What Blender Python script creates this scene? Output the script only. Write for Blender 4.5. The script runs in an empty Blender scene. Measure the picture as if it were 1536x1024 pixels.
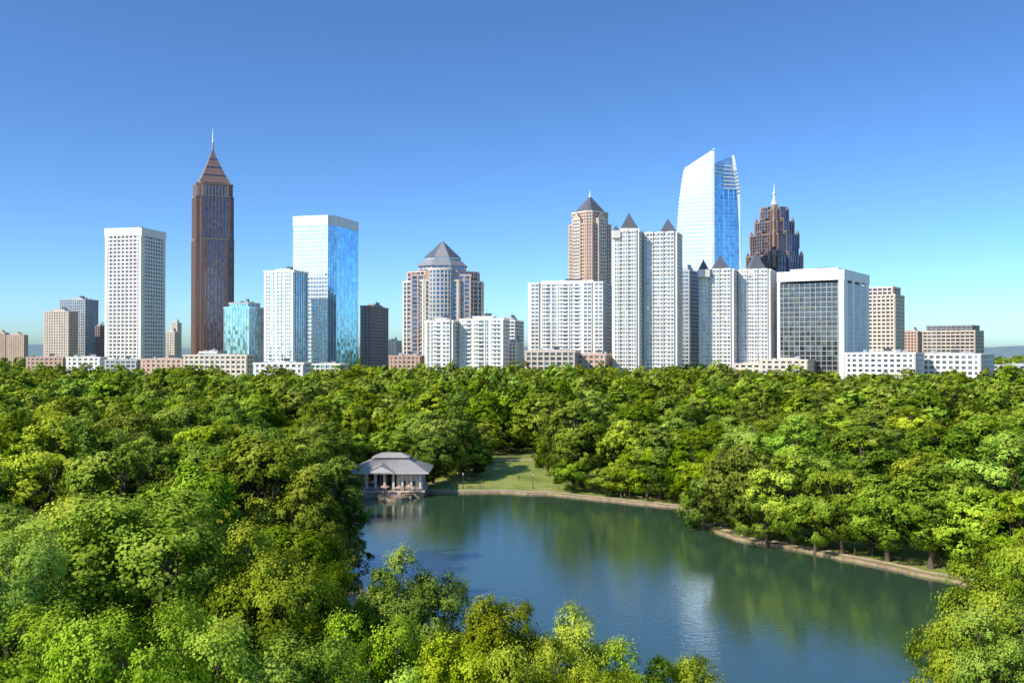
import bpy, math, random
import numpy as np
from mathutils import Vector, noise
random.seed(7)
F=1493.0; CX=768.0; HY=525.0; CAMZ=40.0
D=bpy.data; scn=bpy.context.scene
def link(o,parent=None):
    scn.collection.objects.link(o)
    if parent: o.parent=parent
    return o
# ------------------------------------------------------------ materials
def newmat(name):
    m=D.materials.new(name); m.use_nodes=True
    nt=m.node_tree; b=nt.nodes['Principled BSDF']
    return m,nt,b
def N(nt,t,**kw):
    n=nt.nodes.new(t)
    for k,v in kw.items(): setattr(n,k,v)
    return n
def mathn(nt,op,a,b=None):
    n=N(nt,'ShaderNodeMath',operation=op)
    for i,x in enumerate((a,b)):
        if x is None: continue
        if isinstance(x,(int,float)): n.inputs[i].default_value=x
        else: nt.links.new(x,n.inputs[i])
    return n.outputs[0]
def ramp(nt,fac,stops,interp='LINEAR'):
    r=N(nt,'ShaderNodeValToRGB'); r.color_ramp.interpolation=interp
    e=r.color_ramp.elements
    while len(e)<len(stops): e.new(0.5)
    for i,(p,c) in enumerate(stops):
        e[i].position=p; e[i].color=(*c,1)
    nt.links.new(fac,r.inputs[0]); return r.outputs[0]
def wall(name,c,rough=.75,var=.16,sc=.12):
    m,nt,b=newmat(name)
    tc=N(nt,'ShaderNodeTexCoord'); mp=N(nt,'ShaderNodeMapping'); mp.inputs['Scale'].default_value=(1,1,.25)
    nt.links.new(tc.outputs['Object'],mp.inputs[0])
    no=N(nt,'ShaderNodeTexNoise'); no.inputs['Scale'].default_value=sc; no.inputs['Detail'].default_value=6
    nt.links.new(mp.outputs[0],no.inputs['Vector'])
    col=ramp(nt,no.outputs['Fac'],[(.25,tuple(x*(1-var) for x in c)),(.75,tuple(min(1,x*(1+var*.5)) for x in c))])
    nt.links.new(col,b.inputs['Base Color']); b.inputs['Roughness'].default_value=rough
    return m
def glass(name,c,cell=(2.6,2.6,4.0),metal=.85,rough=.07,var=.35,tilt=.02,blind=.0):
    m,nt,b=newmat(name)
    tc=N(nt,'ShaderNodeTexCoord')
    dv=N(nt,'ShaderNodeVectorMath',operation='DIVIDE'); dv.inputs[1].default_value=cell
    nt.links.new(tc.outputs['Object'],dv.inputs[0])
    fl=N(nt,'ShaderNodeVectorMath',operation='FLOOR'); nt.links.new(dv.outputs[0],fl.inputs[0])
    wn=N(nt,'ShaderNodeTexWhiteNoise'); nt.links.new(fl.outputs[0],wn.inputs['Vector'])
    no=N(nt,'ShaderNodeTexNoise'); no.inputs['Scale'].default_value=.03; nt.links.new(tc.outputs['Object'],no.inputs['Vector'])
    mx=mathn(nt,'ADD',mathn(nt,'MULTIPLY',wn.outputs['Value'],.6),mathn(nt,'MULTIPLY',no.outputs['Fac'],.5))
    st=[(0.1,tuple(x*(1-var) for x in c)),(.85,tuple(min(1,x*(1+var)) for x in c))]
    if blind>0: st.append((1-blind,(.55,.55,.5)))
    col=ramp(nt,mx,st)
    nt.links.new(col,b.inputs['Base Color'])
    b.inputs['Metallic'].default_value=metal; b.inputs['Roughness'].default_value=rough
    g=N(nt,'ShaderNodeNewGeometry')
    sb=N(nt,'ShaderNodeVectorMath',operation='SUBTRACT'); nt.links.new(wn.outputs['Color'],sb.inputs[0]); sb.inputs[1].default_value=(.5,.5,.5)
    sc=N(nt,'ShaderNodeVectorMath',operation='SCALE'); nt.links.new(sb.outputs[0],sc.inputs[0]); sc.inputs['Scale'].default_value=tilt*2
    ad=N(nt,'ShaderNodeVectorMath',operation='ADD'); nt.links.new(g.outputs['Normal'],ad.inputs[0]); nt.links.new(sc.outputs[0],ad.inputs[1])
    nm=N(nt,'ShaderNodeVectorMath',operation='NORMALIZE'); nt.links.new(ad.outputs[0],nm.inputs[0])
    nt.links.new(nm.outputs[0],b.inputs['Normal'])
    return m
M={}
M['white']=wall('white_concrete',(.85,.80,.72))
M['white2']=wall('cool_white_panel',(.85,.85,.83),.5)
M['cream']=wall('cream_stone',(.76,.65,.52))
M['beige']=wall('beige_concrete',(.68,.55,.45))
M['pink']=wall('pink_granite',(.68,.46,.34))
M['brown']=wall('red_brown_granite',(.29,.155,.11),.45)
M['brownroof']=wall('bronze_roof',(.33,.25,.23),.5)
M['brick']=wall('brick',(.55,.36,.27))
M['grey']=wall('grey_concrete',(.50,.50,.50))
M['dgrey']=wall('dark_metal',(.07,.075,.085),.4)
M['slate']=wall('slate_roof',(.13,.135,.155),.45)
M['zinc']=wall('zinc_roof',(.30,.295,.30),.5)
M['metalroof']=wall('seamed_metal_roof',(.44,.40,.36),.5,.2,.4)
M['taupe']=wall('taupe_stone',(.29,.22,.19))
M['tan']=wall('tan_brick',(.42,.33,.28))
M['stone']=wall('tan_stone',(.40,.31,.21),.85,.4,1.5)
M['wood']=wall('weathered_wood',(.22,.15,.10),.8,.3,2)
M['whitepaint']=wall('white_paint',(.72,.68,.61),.5,.12,1)
M['gdark']=glass('dark_window_glass',(.12,.15,.19),metal=.6,rough=.12,blind=.06,var=.55)
M['gviolet']=glass('violet_tinted_glass',(.15,.13,.19),metal=.6,rough=.12,var=.4)
M['gbrown']=glass('bronze_glass',(.15,.15,.20),metal=.75,rough=.1,var=.45)
M['gblue']=glass('blue_curtain_glass',(.30,.57,.76),var=.2,tilt=.016,metal=.92)
M['gpale']=glass('pale_blue_glass',(.60,.75,.84),var=.17,tilt=.018,metal=.85)
M['gteal']=glass('teal_glass',(.24,.44,.56),var=.28)
M['gnavy']=glass('navy_glass',(.10,.16,.26),var=.5,metal=.75,blind=.03)
M['ggreen']=glass('dark_green_glass',(.07,.08,.09),var=.5,metal=.6)
M['gcondo']=glass('condo_window_glass',(.19,.23,.28),var=.55,metal=.5,rough=.15,blind=.18)
# ------------------------------------------------------------ mesh builder
class MB:
    def __init__(s,name): s.name=name; s.v=[]; s.f=[]; s.fm=[]; s.mats=[]
    def mi(s,k):
        if k not in s.mats: s.mats.append(k)
        return s.mats.index(k)
    def face(s,pts,k):
        b=len(s.v); s.v+= [tuple(p) for p in pts]; s.f.append(tuple(range(b,b+len(pts)))); s.fm.append(s.mi(k))
    def loft(s,p0,z0,p1,z1,k,top=None,bot=None):
        n=len(p0)
        z0=z0 if isinstance(z0,(list,tuple)) else [z0]*n
        z1=z1 if isinstance(z1,(list,tuple)) else [z1]*n
        for i in range(n):
            j=(i+1)%n; kk=k[i] if isinstance(k,list) else k
            if kk is None: continue
            s.face([(*p0[i],z0[i]),(*p0[j],z0[j]),(*p1[j],z1[j]),(*p1[i],z1[i])],kk)
        if top: s.face([(*p1[i],z1[i]) for i in range(n)],top)
        if bot: s.face([(*p0[i],z0[i]) for i in reversed(range(n))],bot)
    def prism(s,p,z0,z1,k,top=None):
        kk=k if not isinstance(k,list) else k[0]
        s.loft(p,z0,p,z1,k,top or kk,kk)
    def pyramid(s,p,z,apex,k):
        for i in range(len(p)):
            j=(i+1)%len(p); s.face([(*p[i],z),(*p[j],z),apex],k)
    def ebox(s,P,u,n,t0,t1,d0,d1,z0,z1,k):
        q=lambda t,d:(P[0]+u[0]*t+n[0]*d,P[1]+u[1]*t+n[1]*d)
        s.prism([q(t0,d1),q(t1,d1),q(t1,d0),q(t0,d0)],z0,z1,k)
    def done(s,parent=None):
        a=np.array(s.v); c=Vector(((a[:,0].min()+a[:,0].max())/2,(a[:,1].min()+a[:,1].max())/2,a[:,2].min()))
        me=D.meshes.new(s.name); me.from_pydata([tuple(Vector(p)-c) for p in s.v],[],s.f)
        for k in s.mats: me.materials.append(M[k])
        me.polygons.foreach_set('material_index',s.fm); me.update()
        o=D.objects.new(s.name,me); o.location=c; return link(o,parent)
def offs(p,d):
    n=len(p); out=[]
    for i in range(n):
        a=Vector(p[i-1]);b=Vector(p[i]);c=Vector(p[(i+1)%n])
        u=(b-a).normalized(); w=(c-b).normalized()
        n1=Vector((u.y,-u.x)); n2=Vector((w.y,-w.x)); m=(n1+n2)
        m=m/max(.3,m.dot(n1)) if m.length>1e-6 else n1
        out.append((b.x+m.x*d,b.y+m.y*d))
    return out
FOOT=[]
def rect(a,b,c,d,th):
    th=math.radians(th); sa,sb,sc=[(x-CX)/F for x in (a,b,c)]
    C=Vector((sb*d,d)); Ld=Vector((-math.cos(th),math.sin(th))); Rd=Vector((math.sin(th),math.cos(th)))
    wl=(C.x-sa*d)/(math.cos(th)+sa*math.sin(th)); wr=(sc*d-C.x)/max(.12,(math.sin(th)-sc*math.cos(th)))
    wr=min(wr,90)
    P=[C,C+Rd*wr,C+Rd*wr+Ld*wl,C+Ld*wl]
    ct=sum(P,Vector((0,0)))/4; FOOT.append((ct.x,ct.y,max(wl,wr)*.75))
    return [tuple(p) for p in P]
def regular(cx,cy,r,n,rot=0):
    return [(cx+r*math.cos(rot+2*math.pi*i/n),cy+r*math.sin(rot+2*math.pi*i/n)) for i in range(n)]
def zt(y,d): return CAMZ-(y-HY)*d/F
def curtain(s,p,z0,z1,fh=4,bay=4,pier=1,span=1.2,w='white',g='gdark',depth=.4,corner=None,par=1.5,pw=None,roof='grey'):
    n=len(p)
    W=w if isinstance(w,list) else [w]*n; G=g if isinstance(g,list) else [g]*n
    SP=span if isinstance(span,list) else [span]*n; PI=pier if isinstance(pier,list) else [pier]*n; BA=bay if isinstance(bay,list) else [bay]*n
    PW=pw or W; PW=PW if isinstance(PW,list) else [PW]*n
    s.loft(p,z0,p,z1,G,top=roof)
    nf=max(1,round((z1-z0)/fh)); h=(z1-z0)/nf
    for i in range(n):
        P=Vector(p[i]);Q=Vector(p[(i+1)%n]);L=(Q-P).length
        if L<.5: continue
        u=(Q-P)/L; nn=Vector((u.y,-u.x))
        if SP[i]>0:
            for k in range(nf): s.ebox(P,u,nn,0,L,-.2,depth,z0+k*h,z0+k*h+SP[i],W[i])
        if PI[i]>0:
            nb=max(1,round(L/BA[i])); c=corner if corner is not None else PI[i]
            for j in range(nb+1):
                a,b=j*L/nb-PI[i]/2,j*L/nb+PI[i]/2
                if j==0:a,b=0,c
                if j==nb:a,b=L-c,L
                s.ebox(P,u,nn,a,b,-.2,depth+.18,z0,z1,PW[i])
    if par>0:
        o=offs(p,depth+.35); s.loft(o,z1-.3,o,z1+par,W[0] if not isinstance(w,list) else W,top=None,bot=W[0])
        i2=offs(p,depth-.25); s.loft(i2[::-1],z1-.3,i2[::-1],z1+par,W[0])
        for i in range(n):
            j=(i+1)%n; s.face([(*o[i],z1+par),(*o[j],z1+par),(*i2[j],z1+par),(*i2[i],z1+par)],W[0])
def rooftop(s,p,z,k='grey',f=.5,h=5):
    c=sum((Vector(q) for q in p),Vector((0,0)))/len(p)
    q=[tuple(c+(Vector(a)-c)*f) for a in p]; s.prism(q,z,z+h,k)
    q2=[tuple(c+Vector((3,2))+(Vector(a)-c)*f*.3) for a in p]; s.prism(q2,z+h-.1,z+h+2.5,'dgrey')
    for k_ in range(5):
        r=random.uniform(.55,.8)
        e=Vector(p[k_%len(p)]); m=c+(e-c)*r*.75; w=random.uniform(.8,1.8)
        s.prism([(m.x+w,m.y-w),(m.x+w,m.y+w),(m.x-w,m.y+w),(m.x-w,m.y-w)],z,z+random.uniform(1.8,3.4),'grey')
    s.prism(regular(c.x+2,c.y-1,.12,5),z+h,z+h+6,'dgrey')
def condo(s,p,edge,z0,z1,fh,pattern,w='white',g='gcondo'):
    P=Vector(p[edge]);Q=Vector(p[(edge+1)%4]);L=(Q-P).length;u=(Q-P)/L;nn=Vector((u.y,-u.x))
    tot=sum(a for a,_ in pattern); t=0; nf=max(1,round((z1-z0)/fh)); h=(z1-z0)/nf
    for a,ty in pattern:
        wd=a/tot*L; t0,t1=t,t+wd; t+=wd
        if ty=='w': s.ebox(P,u,nn,t0,t1,-.3,.8,z0,z1+1,w)
        elif ty=='b':
            s.ebox(P,u,nn,t0+.3,t1-.3,-.3,1.6,z0,z1,g)
            for k in range(nf): s.ebox(P,u,nn,t0+.1,t1-.1,-.3,1.95,z0+k*h,z0+k*h+h*.42,w)
            for f in (0,.5,1):
                c=t0+.1+(wd-.2)*f; hw=.45
                a0=max(t0+.1,c-hw); a1=min(t1-.1,c+hw)
                if f==.5: a0,a1=c-.4,c+.4
                s.ebox(P,u,nn,a0,a1,-.3,2.05,z0,z1,w)
            s.ebox(P,u,nn,t0,t1,-.3,2.3,z1,z1+1.6,w)
        elif ty=='r':
            for k in range(nf):
                s.ebox(P,u,nn,t0+.1,t1-.1,-.2,1.5,z0+k*h,z0+k*h+.3,w)
                s.ebox(P,u,nn,t0+.1,t1-.1,1.35,1.5,z0+k*h+.3,z0+k*h+1.2,'white2')
                s.ebox(P,u,nn,t0+.1,t0+wd*.3,-.2,.3,z0+k*h+.3,z0+(k+1)*h,w)
        elif ty=='g':
            for k in range(nf): s.ebox(P,u,nn,t0,t1,-.2,.3,z0+k*h,z0+k*h+h*.22,'white2')
            for f in (.33,.66): s.ebox(P,u,nn,t0+wd*f-.2,t0+wd*f+.2,-.2,.35,z0,z1,'white2')
# ------------------------------------------------------------ buildings
d=1100;p=rect(158,212,247,d,12);z=zt(341,d);s=MB('white_office_tower')
curtain(s,p,0,z-9,4.25,[5.2]*4,[1.5]*4,1.9,'white','gviolet',.7,corner=3.2,par=0)
s.prism(offs(p,1.0),z-9,z,'white'); rooftop(s,p,z,'white',.6,1.5); s.done()
# tall brown granite skyscraper with spire
d=1300;s=MB('spired_granite_skyscraper')
cx=(306.5-CX)/F*d; cy=d+35
def rp(pts,cx,cy,a): return [(cx+x*math.cos(a)-y*math.sin(a),cy+x*math.sin(a)+y*math.cos(a)) for x,y in pts]
def notch(h,c): return [(h,-h+c),(h,h-c),(h-c,h-c),(h-c,h),(-h+c,h),(-h+c,h-c),(-h,h-c),(-h,-h+c),(-h+c,-h+c),(-h+c,-h),(h-c,-h),(h-c,-h+c)]
rot=math.radians(45-19)
zs=zt(274,d)
def bx(h,c): return rp(notch(h,c),cx,cy,rot)
curtain(s,bx(24,5.5),0,zs-16,3.9,4.4,1.5,.5,'taupe','gbrown',.4,corner=1.9,par=1,pw='brown',roof='brownroof')
curtain(s,bx(24.9,9),0,zt(358,d),3.9,4.4,1.5,.5,'taupe','gbrown',.4,corner=1.9,par=2,pw='brown',roof='brownroof')
curtain(s,bx(22.8,6),zs-16,zs,3.9,4.4,1.6,.5,'brown','gbrown',.5,corner=2.5,par=2.5,pw='brownroof',roof='brownroof')
for sx,sy in((1,1),(1,-1),(-1,1),(-1,-1)):
    q=rp([(sx*18.5+a,sy*18.5+b) for a,b in((-2.2,-2.2),(2.2,-2.2),(2.2,2.2),(-2.2,2.2))],cx,cy,rot)
    s.prism(q,zs-16,zs+1,'brown'); s.pyramid(q,zs+1,(sum(a for a,_ in q)/4,sum(b for _,b in q)/4,zs+8),'brownroof')
za=zt(217,d); nt_=13
for k in range(nt_):
    f=1-k/nt_; f2=1-(k+1)/nt_; z0=zs+1+(za-zs)*(k/nt_); z1=zs+1+(za-zs)*((k+1)/nt_)
    sq=lambda h: rp([(h,-h),(h,h),(-h,h),(-h,-h)],cx,cy,rot)
    s.loft(sq(20*f**1.15+.6),z0,sq(20*f2**1.15+.9),z1-1,'gbrown' if k%3==0 else 'brown',top='brown')
    s.prism(sq(20*f2**1.15+1.2),z1-1.7,z1,'brownroof')
s.loft(regular(cx,cy,1.6,8),za-3,regular(cx,cy,1.1,8),za+10,'zinc')
s.loft(regular(cx,cy,1.1,8),za+10,regular(cx,cy,.35,8),zt(184,d),'white2'); s.done()
FOOT.append((cx,cy,45))
d=1000;p=rect(336,374,397,d,14);s=MB('teal_glass_office_building')
curtain(s,p,0,zt(462,d),4,3.2,.3,1.0,'gteal','gteal',.15,corner=.6,par=1.5,pw='grey')
c=[tuple(Vector(a)*.75+sum((Vector(q) for q in p),Vector((0,0)))/4*.25) for a in p]
curtain(s,c,zt(462,d),zt(455,d),4,3.2,.3,.8,'grey','gteal',.15); rooftop(s,c,zt(455,d),'dgrey',.3,3); s.done()
d=950;p=rect(397,440,461,d,15);s=MB('balconied_apartment_tower');z=zt(408,d)
curtain(s,p,0,z,3.6,4.6,[.5,.8,.8,1.1],[.6,.8,.8,1.1],'white2',['gblue','gblue','gblue','gpale'],.6,corner=1.6,par=2)
condo(s,p,3,0,z,3.6,[(1,'w'),(3,'r'),(2,'g'),(1,'w'),(3,'r'),(2,'g'),(3,'r'),(1,'w')],'white2','gblue'); rooftop(s,p,z,'white',.5,4); s.done()
# big blue glass tower
d=1000;p=rect(440,499,541,d,16);s=MB('blue_glass_office_tower');z=zt(322,d)
C=Vector(p[0]); a=C+(Vector(p[3])-C).normalized()*5.5; b=C+(Vector(p[1])-C).normalized()*8
B1=Vector(p[1]); b1=B1-(B1-C).normalized()*7; b2=B1+(Vector(p[2])-B1).normalized()*7
q=[tuple(a),tuple(b),tuple(b1),tuple(b2),p[2],p[3]]
curtain(s,q,0,z-10,4.0,[3.2]*6,[.28,.28,.28,.28,.3,.7],[.35,.35,.35,.35,.5,1.5],['gpale','gblue','gpale','gblue','white2','white2'],['gblue','gblue','gblue','gblue','gpale','gpale'],.2,corner=.5,par=0,pw=['white2','gpale','white2','gpale','white2','white2'])
s.prism(offs(q,.5),z-10,z,'white2'); s.done()
d=1100;p=rect(541,556,582,d,8);s=MB('tan_brick_apartment_building')
curtain(s,p,0,zt(460,d),3.6,4,1.7,1.7,'tan','gdark',.4);rooftop(s,p,zt(460,d),'tan',.5,4);s.done()
# postmodern tower with glass roof
d=900;s=MB('pyramid_roof_office_tower');X=lambda px,dd=900:(px-CX)/F*dd
zb=zt(410,d)
q=[(X(688),d),(X(722),d+22),(X(722),d+52),(X(601),d+52),(X(601),d+22),(X(636),d)]
FOOT.append((X(661),d+25,50))
curtain(s,q,0,zb-7,3.9,[6.2]*6,[1.3]*6,[.8]*6,'cream','gnavy',.6,corner=2.0,par=1.5,pw='cream')
q2=[tuple(Vector(a)*.9+Vector((X(661),d+26))*.1) for a in q]
curtain(s,q2,zb-7,zb+2,4.5,6.2,1.1,1.0,'pink','gnavy',.5,corner=2,par=1)
bay=[(X(661)+10.5*math.sin(t),d-.5-4.8*math.cos(t)) for t in [math.radians(a) for a in range(-80,81,20)]][::1]
bay=bay+[(X(661)+10,d+8),(X(661)-10,d+8)]
curtain(s,bay,0,zb+3,3.9,3.3,.45,.9,'cream','gnavy',.4,par=1.5)
for sx in(-1,1):
    pb=[(X(661)+sx*21-6,d-1+ (4)),(X(661)+sx*21+6,d-1+4),(X(661)+sx*21+6,d+16),(X(661)+sx*21-6,d+16)]
    curtain(s,pb,0,zb-2,3.9,5.5,1.2,.8,'pink','gnavy',.4,par=1.5)
o1=[(X(661)+22.5*math.cos(a),d+26+21*math.sin(a)) for a in [math.radians(22.5+45*k) for k in range(8)]]
sc8=lambda f:[((a-X(661))*f+X(661),(b-d-26)*f+d+26) for a,b in o1]
curtain(s,o1,zb+2,zb+8,3,5,.6,.8,'cream','gnavy',.3,par=1)
s.loft(sc8(1.10),zb+8,sc8(.78),zb+14.5,'zinc'); curtain(s,sc8(.76),zb+14.3,zb+15.5,2,4,.4,.3,'white2','gpale',.2,par=.3)
for i in range(8):
    s.face([(*sc8(.82)[i],zb+15.8),(*sc8(.82)[(i+1)%8],zb+15.8),(X(661),d+26,zt(361,926))],'zinc' if i%2 else 'slate')
s.done()
d=800
for (l,r,y,pt) in((638,688,483,[(1,'w'),(2,'g'),(3,'r'),(1,'w'),(3,'b'),(1,'w')]),(690,763,480,[(1,'w'),(3,'r'),(1,'w'),(3,'r'),(2,'g'),(1,'w'),(3,'r'),(1,'w')])):
    s=MB('white_condominium_building');p=rect(l,r-8,r,d,16);z=zt(y,d)
    curtain(s,p,0,z,3.3,5,1.2,1.2,'white','gcondo',.3,par=1.5);condo(s,p,3,0,z,3.3,pt,'white','gcondo');rooftop(s,p,z,'white',.5,3.5);s.done()
d=1050;s=MB('grey_office_building');p=rect(745,772,785,d,14);curtain(s,p,0,zt(482,d),3.7,4,.6,1.6,'white2','gdark',.4);rooftop(s,p,zt(482,d));s.done()
# pink granite tower with pyramid roof
d=1100;s=MB('pyramid_roof_granite_tower');cx=(888-CX)/F*d;cy=d+28;rot=math.radians(38)
def oc(h,c): return rp([(h,-h+c),(h,h-c),(h-c,h),(-h+c,h),(-h,h-c),(-h,-h+c),(-h+c,-h),(h-c,-h)],cx,cy,rot)
z1=zt(335,d)
FOOT.append((cx,cy,35))
curtain(s,oc(19,5),0,z1,3.9,3.8,1.3,1.4,'pink','gdark',.6,corner=1.6,par=1.5,pw='pink')
for a in range(4):
    ang=rot+a*math.pi/2; pc=(cx+math.cos(ang)*19,cy+math.sin(ang)*19)
    pb=[(pc[0]+x*math.cos(ang)-y*math.sin(ang),pc[1]+x*math.sin(ang)+y*math.cos(ang)) for x,y in((-3,-6),(1.6,-6),(1.6,6),(-3,6))]
    curtain(s,pb,0,z1+6,3.9,3,.9,1.5,'cream','gdark',.4,par=1)
    top=[((pb[0][0]+pb[3][0])/2,(pb[0][1]+pb[3][1])/2),((pb[1][0]+pb[2][0])/2,(pb[1][1]+pb[2][1])/2)]
    zz=z1+7
    s.face([(*pb[1],zz),(*pb[2],zz),(*top[1],zz+7)],'pink'); s.face([(*pb[0],zz),(*pb[1],zz),(*top[1],zz+7),(*top[0],zz+7)],'slate'); s.face([(*pb[2],zz),(*pb[3],zz),(*top[0],zz+7),(*top[1],zz+7)],'slate')
curtain(s,oc(16.5,5),z1,zt(316,d),3.9,3.2,1.2,1.2,'cream','gdark',.5,par=1.5,pw='pink')
z2=zt(316,d); s.loft(oc(15.4,4),z2,oc(1.2,.3),zt(290,d),'slate',top='slate')
s.loft(regular(cx,cy,1.3,8),zt(291,d),regular(cx,cy,.9,8),zt(286,d),'white2'); s.loft(regular(cx,cy,.6,6),zt(286,d),regular(cx,cy,.15,6),zt(279,d),'white2'); s.done()
d=850;s=MB('wide_residential_block');p=rect(793,905,917,d,14);z=zt(425,d)
curtain(s,p,0,z,3.4,5,1.3,1.4,'white','gcondo',.3,par=1.5)
condo(s,p,3,0,z,3.4,[(1,'w'),(3,'b'),(1,'w'),(2,'r'),(4,'g'),(3,'r'),(2,'g'),(3,'r'),(1,'w'),(3,'b'),(1,'w'),(3,'b')],'white');rooftop(s,p,z,'white',.7,3.5);s.done()
def pyr(s,px,ya,hw,yb,d,dy=12):
    c=((px-CX)/F*d,d+dy); w=hw*d/F; q=[(c[0]+w,c[1]-w),(c[0]+w,c[1]+w),(c[0]-w,c[1]+w),(c[0]-w,c[1]-w)]
    zb_=zt(yb,d); s.prism(offs(q,.5),zb_-6,zb_,'white'); s.pyramid(q,zb_,(c[0],c[1],zt(ya,d)),'slate')
d=800;s=MB('twin_pyramid_condominium_tower')
for (l,r,y,e) in((919,966,347,0),(966,1023,349,3)):
    p=rect(l,r-7,r,d+e,18);z=zt(y,d)
    curtain(s,p,0,z,3.25,4.5,1.2,1.5,'white','gcondo',.3,par=1.2)
    condo(s,p,3,0,z,3.25,[(1.2,'w'),(3,'b'),(1.6,'r'),(3,'b'),(1.6,'r'),(3,'b'),(1.2,'w')],'white')
pyr(s,946,316,13,341,d);pyr(s,1006,324,12,346,d,14);pyr(s,925,336,5,345,d,5)
s.done()
d=900;s=MB('grey_apartment_tower');p=rect(1010,1034,1049,d,28);curtain(s,p,0,zt(407,d),3.5,4,.8,1.6,'grey','gdark',.4);rooftop(s,p,zt(407,d));s.done()
d=820;s=MB('pyramid_topped_condominium_block')
for (l,r,y,e) in((1049,1108,405,0),(1108,1163,405,3)):
    p=rect(l,r-7,r,d+e,22);z=zt(y,d)
    curtain(s,p,0,z,3.25,4.5,1.2,1.5,'white','gcondo',.3,par=1.2)
    condo(s,p,3,0,z,3.25,[(1.2,'w'),(3,'b'),(1.6,'r'),(3,'b'),(1.6,'r'),(3,'b'),(1.2,'w')],'white')
pyr(s,1085,380,12,402,d);pyr(s,1140,376,13,402,d,14);pyr(s,1057,388,7,404,d,5)
s.done()
# curved glass skyscraper
d=1020;s=MB('curved_fin_glass_skyscraper')
FOOT.append((X(1068,d),d+20,45))
def prof(z,a):
    for (za_,xa),(zb_,xb) in zip(a[:-1],a[1:]):
        if z<=zb_: t=(z-za_)/(zb_-za_); return xa+(xb-xa)*t
    return a[-1][1]
Lp=[(0,1016),(zt(400,d),1017.5),(zt(350,d),1019),(zt(300,d),1023),(zt(270,d),1027),(zt(248,d),1031.5),(400,1040)]
Rp=[(0,1117),(zt(340,d),1117),(zt(300,d),1115),(zt(265,d),1111),(zt(229,d),1105.5),(400,1098)]
def lp(z): return (X(prof(z,Lp),d),d+16)
def rpt(z): return (X(prof(z,Rp),d),d+14)
cor=(X(1069,d),d)
zl=zt(249,d); zr=zt(281,d); fh=3.9
n=int(zl/fh); zz=[k*zl/n for k in range(n+1)]
back=lambda z:((lp(z)[0]+6,d+50))
for k in range(n):
    a,b=zz[k],zz[k+1]
    A=[cor,(cor[0]+1.5,d+42),back(a),lp(a)];Bq=[cor,(cor[0]+1.5,d+42),back(b),lp(b)]
    s.loft(A,a,Bq,b,['gblue','gpale','gpale','gpale'],top='white2' if k==n-1 else None)
    s.prism(offs(A,.35),a,a+2.2,'white2')
A=[cor,(cor[0]+1.5,d+42),back(zl),lp(zl)]
tz=[zt(225,d),zt(232,d),zl+2,zl+1]
s.loft(A,zl,[(cor[0]-.5,d),(cor[0],d+40),back(zl+1),lp(zl+1)],tz,['gpale','white2','gpale','white2'],top='white2')
for k in range(1,6):
    zf=zl+k*3.6
    t=(zf-zl)/(tz[0]-zl); Pm=Vector(lp(zl)).lerp(Vector(cor),t); u=(Vector(cor)-Pm); Lg=u.length
    if Lg>1: u/=Lg; s.ebox(Pm,u,Vector((u.y,-u.x)),0,Lg,-.1,.35,zf-.9,zf,'gpale')
s.prism([(cor[0]+1.8,d-1),(cor[0]+1.8,d+3),(cor[0]-.8,d+3),(cor[0]-.8,d-1)],0,zt(226,d),'white2')
n2=int(zr/fh)
for k in range(n2):
    a,b=zr*k/n2,zr*(k+1)/n2
    f=lambda z:[(cor[0]+1.5,d+2),rpt(z),(rpt(z)[0]-3,d+44),(cor[0]+1.5,d+40)]
    s.loft(f(a),a,f(b),b,['gblue','gpale','gblue','gblue'],top='white2' if k==n2-1 else None)
    s.prism(offs(f(a),.12),a,a+.55,'gpale')
for t in (.2,.4,.6,.8):
    x0=cor[0]+1.5+(rpt(0)[0]-cor[0]-1.5)*t; y0=d+2+12*t
    x1=cor[0]+1.5+(rpt(zr)[0]-cor[0]-1.5)*t
    s.loft([(x0+.3,y0-.5),(x0+.3,y0+.3),(x0-.1,y0+.3),(x0-.1,y0-.5)],0,[(x1+.3,y0-.5),(x1+.3,y0+.3),(x1-.1,y0+.3),(x1-.1,y0-.5)],zr,'gpale')
s.loft([(rpt(0)[0]+1.5,d+13),(rpt(0)[0]+1.5,d+44),(rpt(0)[0]-1.5,d+44),(rpt(0)[0]-1.5,d+13)],0,[(rpt(zr)[0]+1.2,d+13),(rpt(zr)[0]+1.2,d+44),(rpt(zr)[0]-1.8,d+44),(rpt(zr)[0]-1.8,d+13)],zr,'white2')
zf=zt(229,d)
s.loft([(rpt(zr)[0]+1.2,d+13),(rpt(zr)[0]+1.2,d+44),(rpt(zr)[0]-2.2,d+44),(rpt(zr)[0]-2.2,d+13)],zr,[(rpt(zf)[0]+.6,d+13),(rpt(zf)[0]+.6,d+40),(rpt(zf)[0]-2.0,d+40),(rpt(zf)[0]-2.0,d+13)],[zf,zf-10,zf-10,zf],'white2',top='white2')
s.face([(X(1073,d),d+6,zr),(*rpt(zr),zr),(rpt(zf)[0],d+14,zf),(X(1073,d),d+6,zt(243,d))],'gpale')
for k in range(11):
    zq=zr+k*3.9
    if zq<zt(244,d): s.ebox(Vector((X(1072,d),d+5)),Vector((.95,.2)).normalized(),Vector((.2,-.95)).normalized(),0,26,-.1,.5,zq,zq+.8,'white2')
s.prism([(X(1084,d),d+6),(X(1084,d),d+30),(X(1072,d),d+30),(X(1072,d),d+6)],zr,zt(262,d),'gblue')
s.done()
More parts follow.
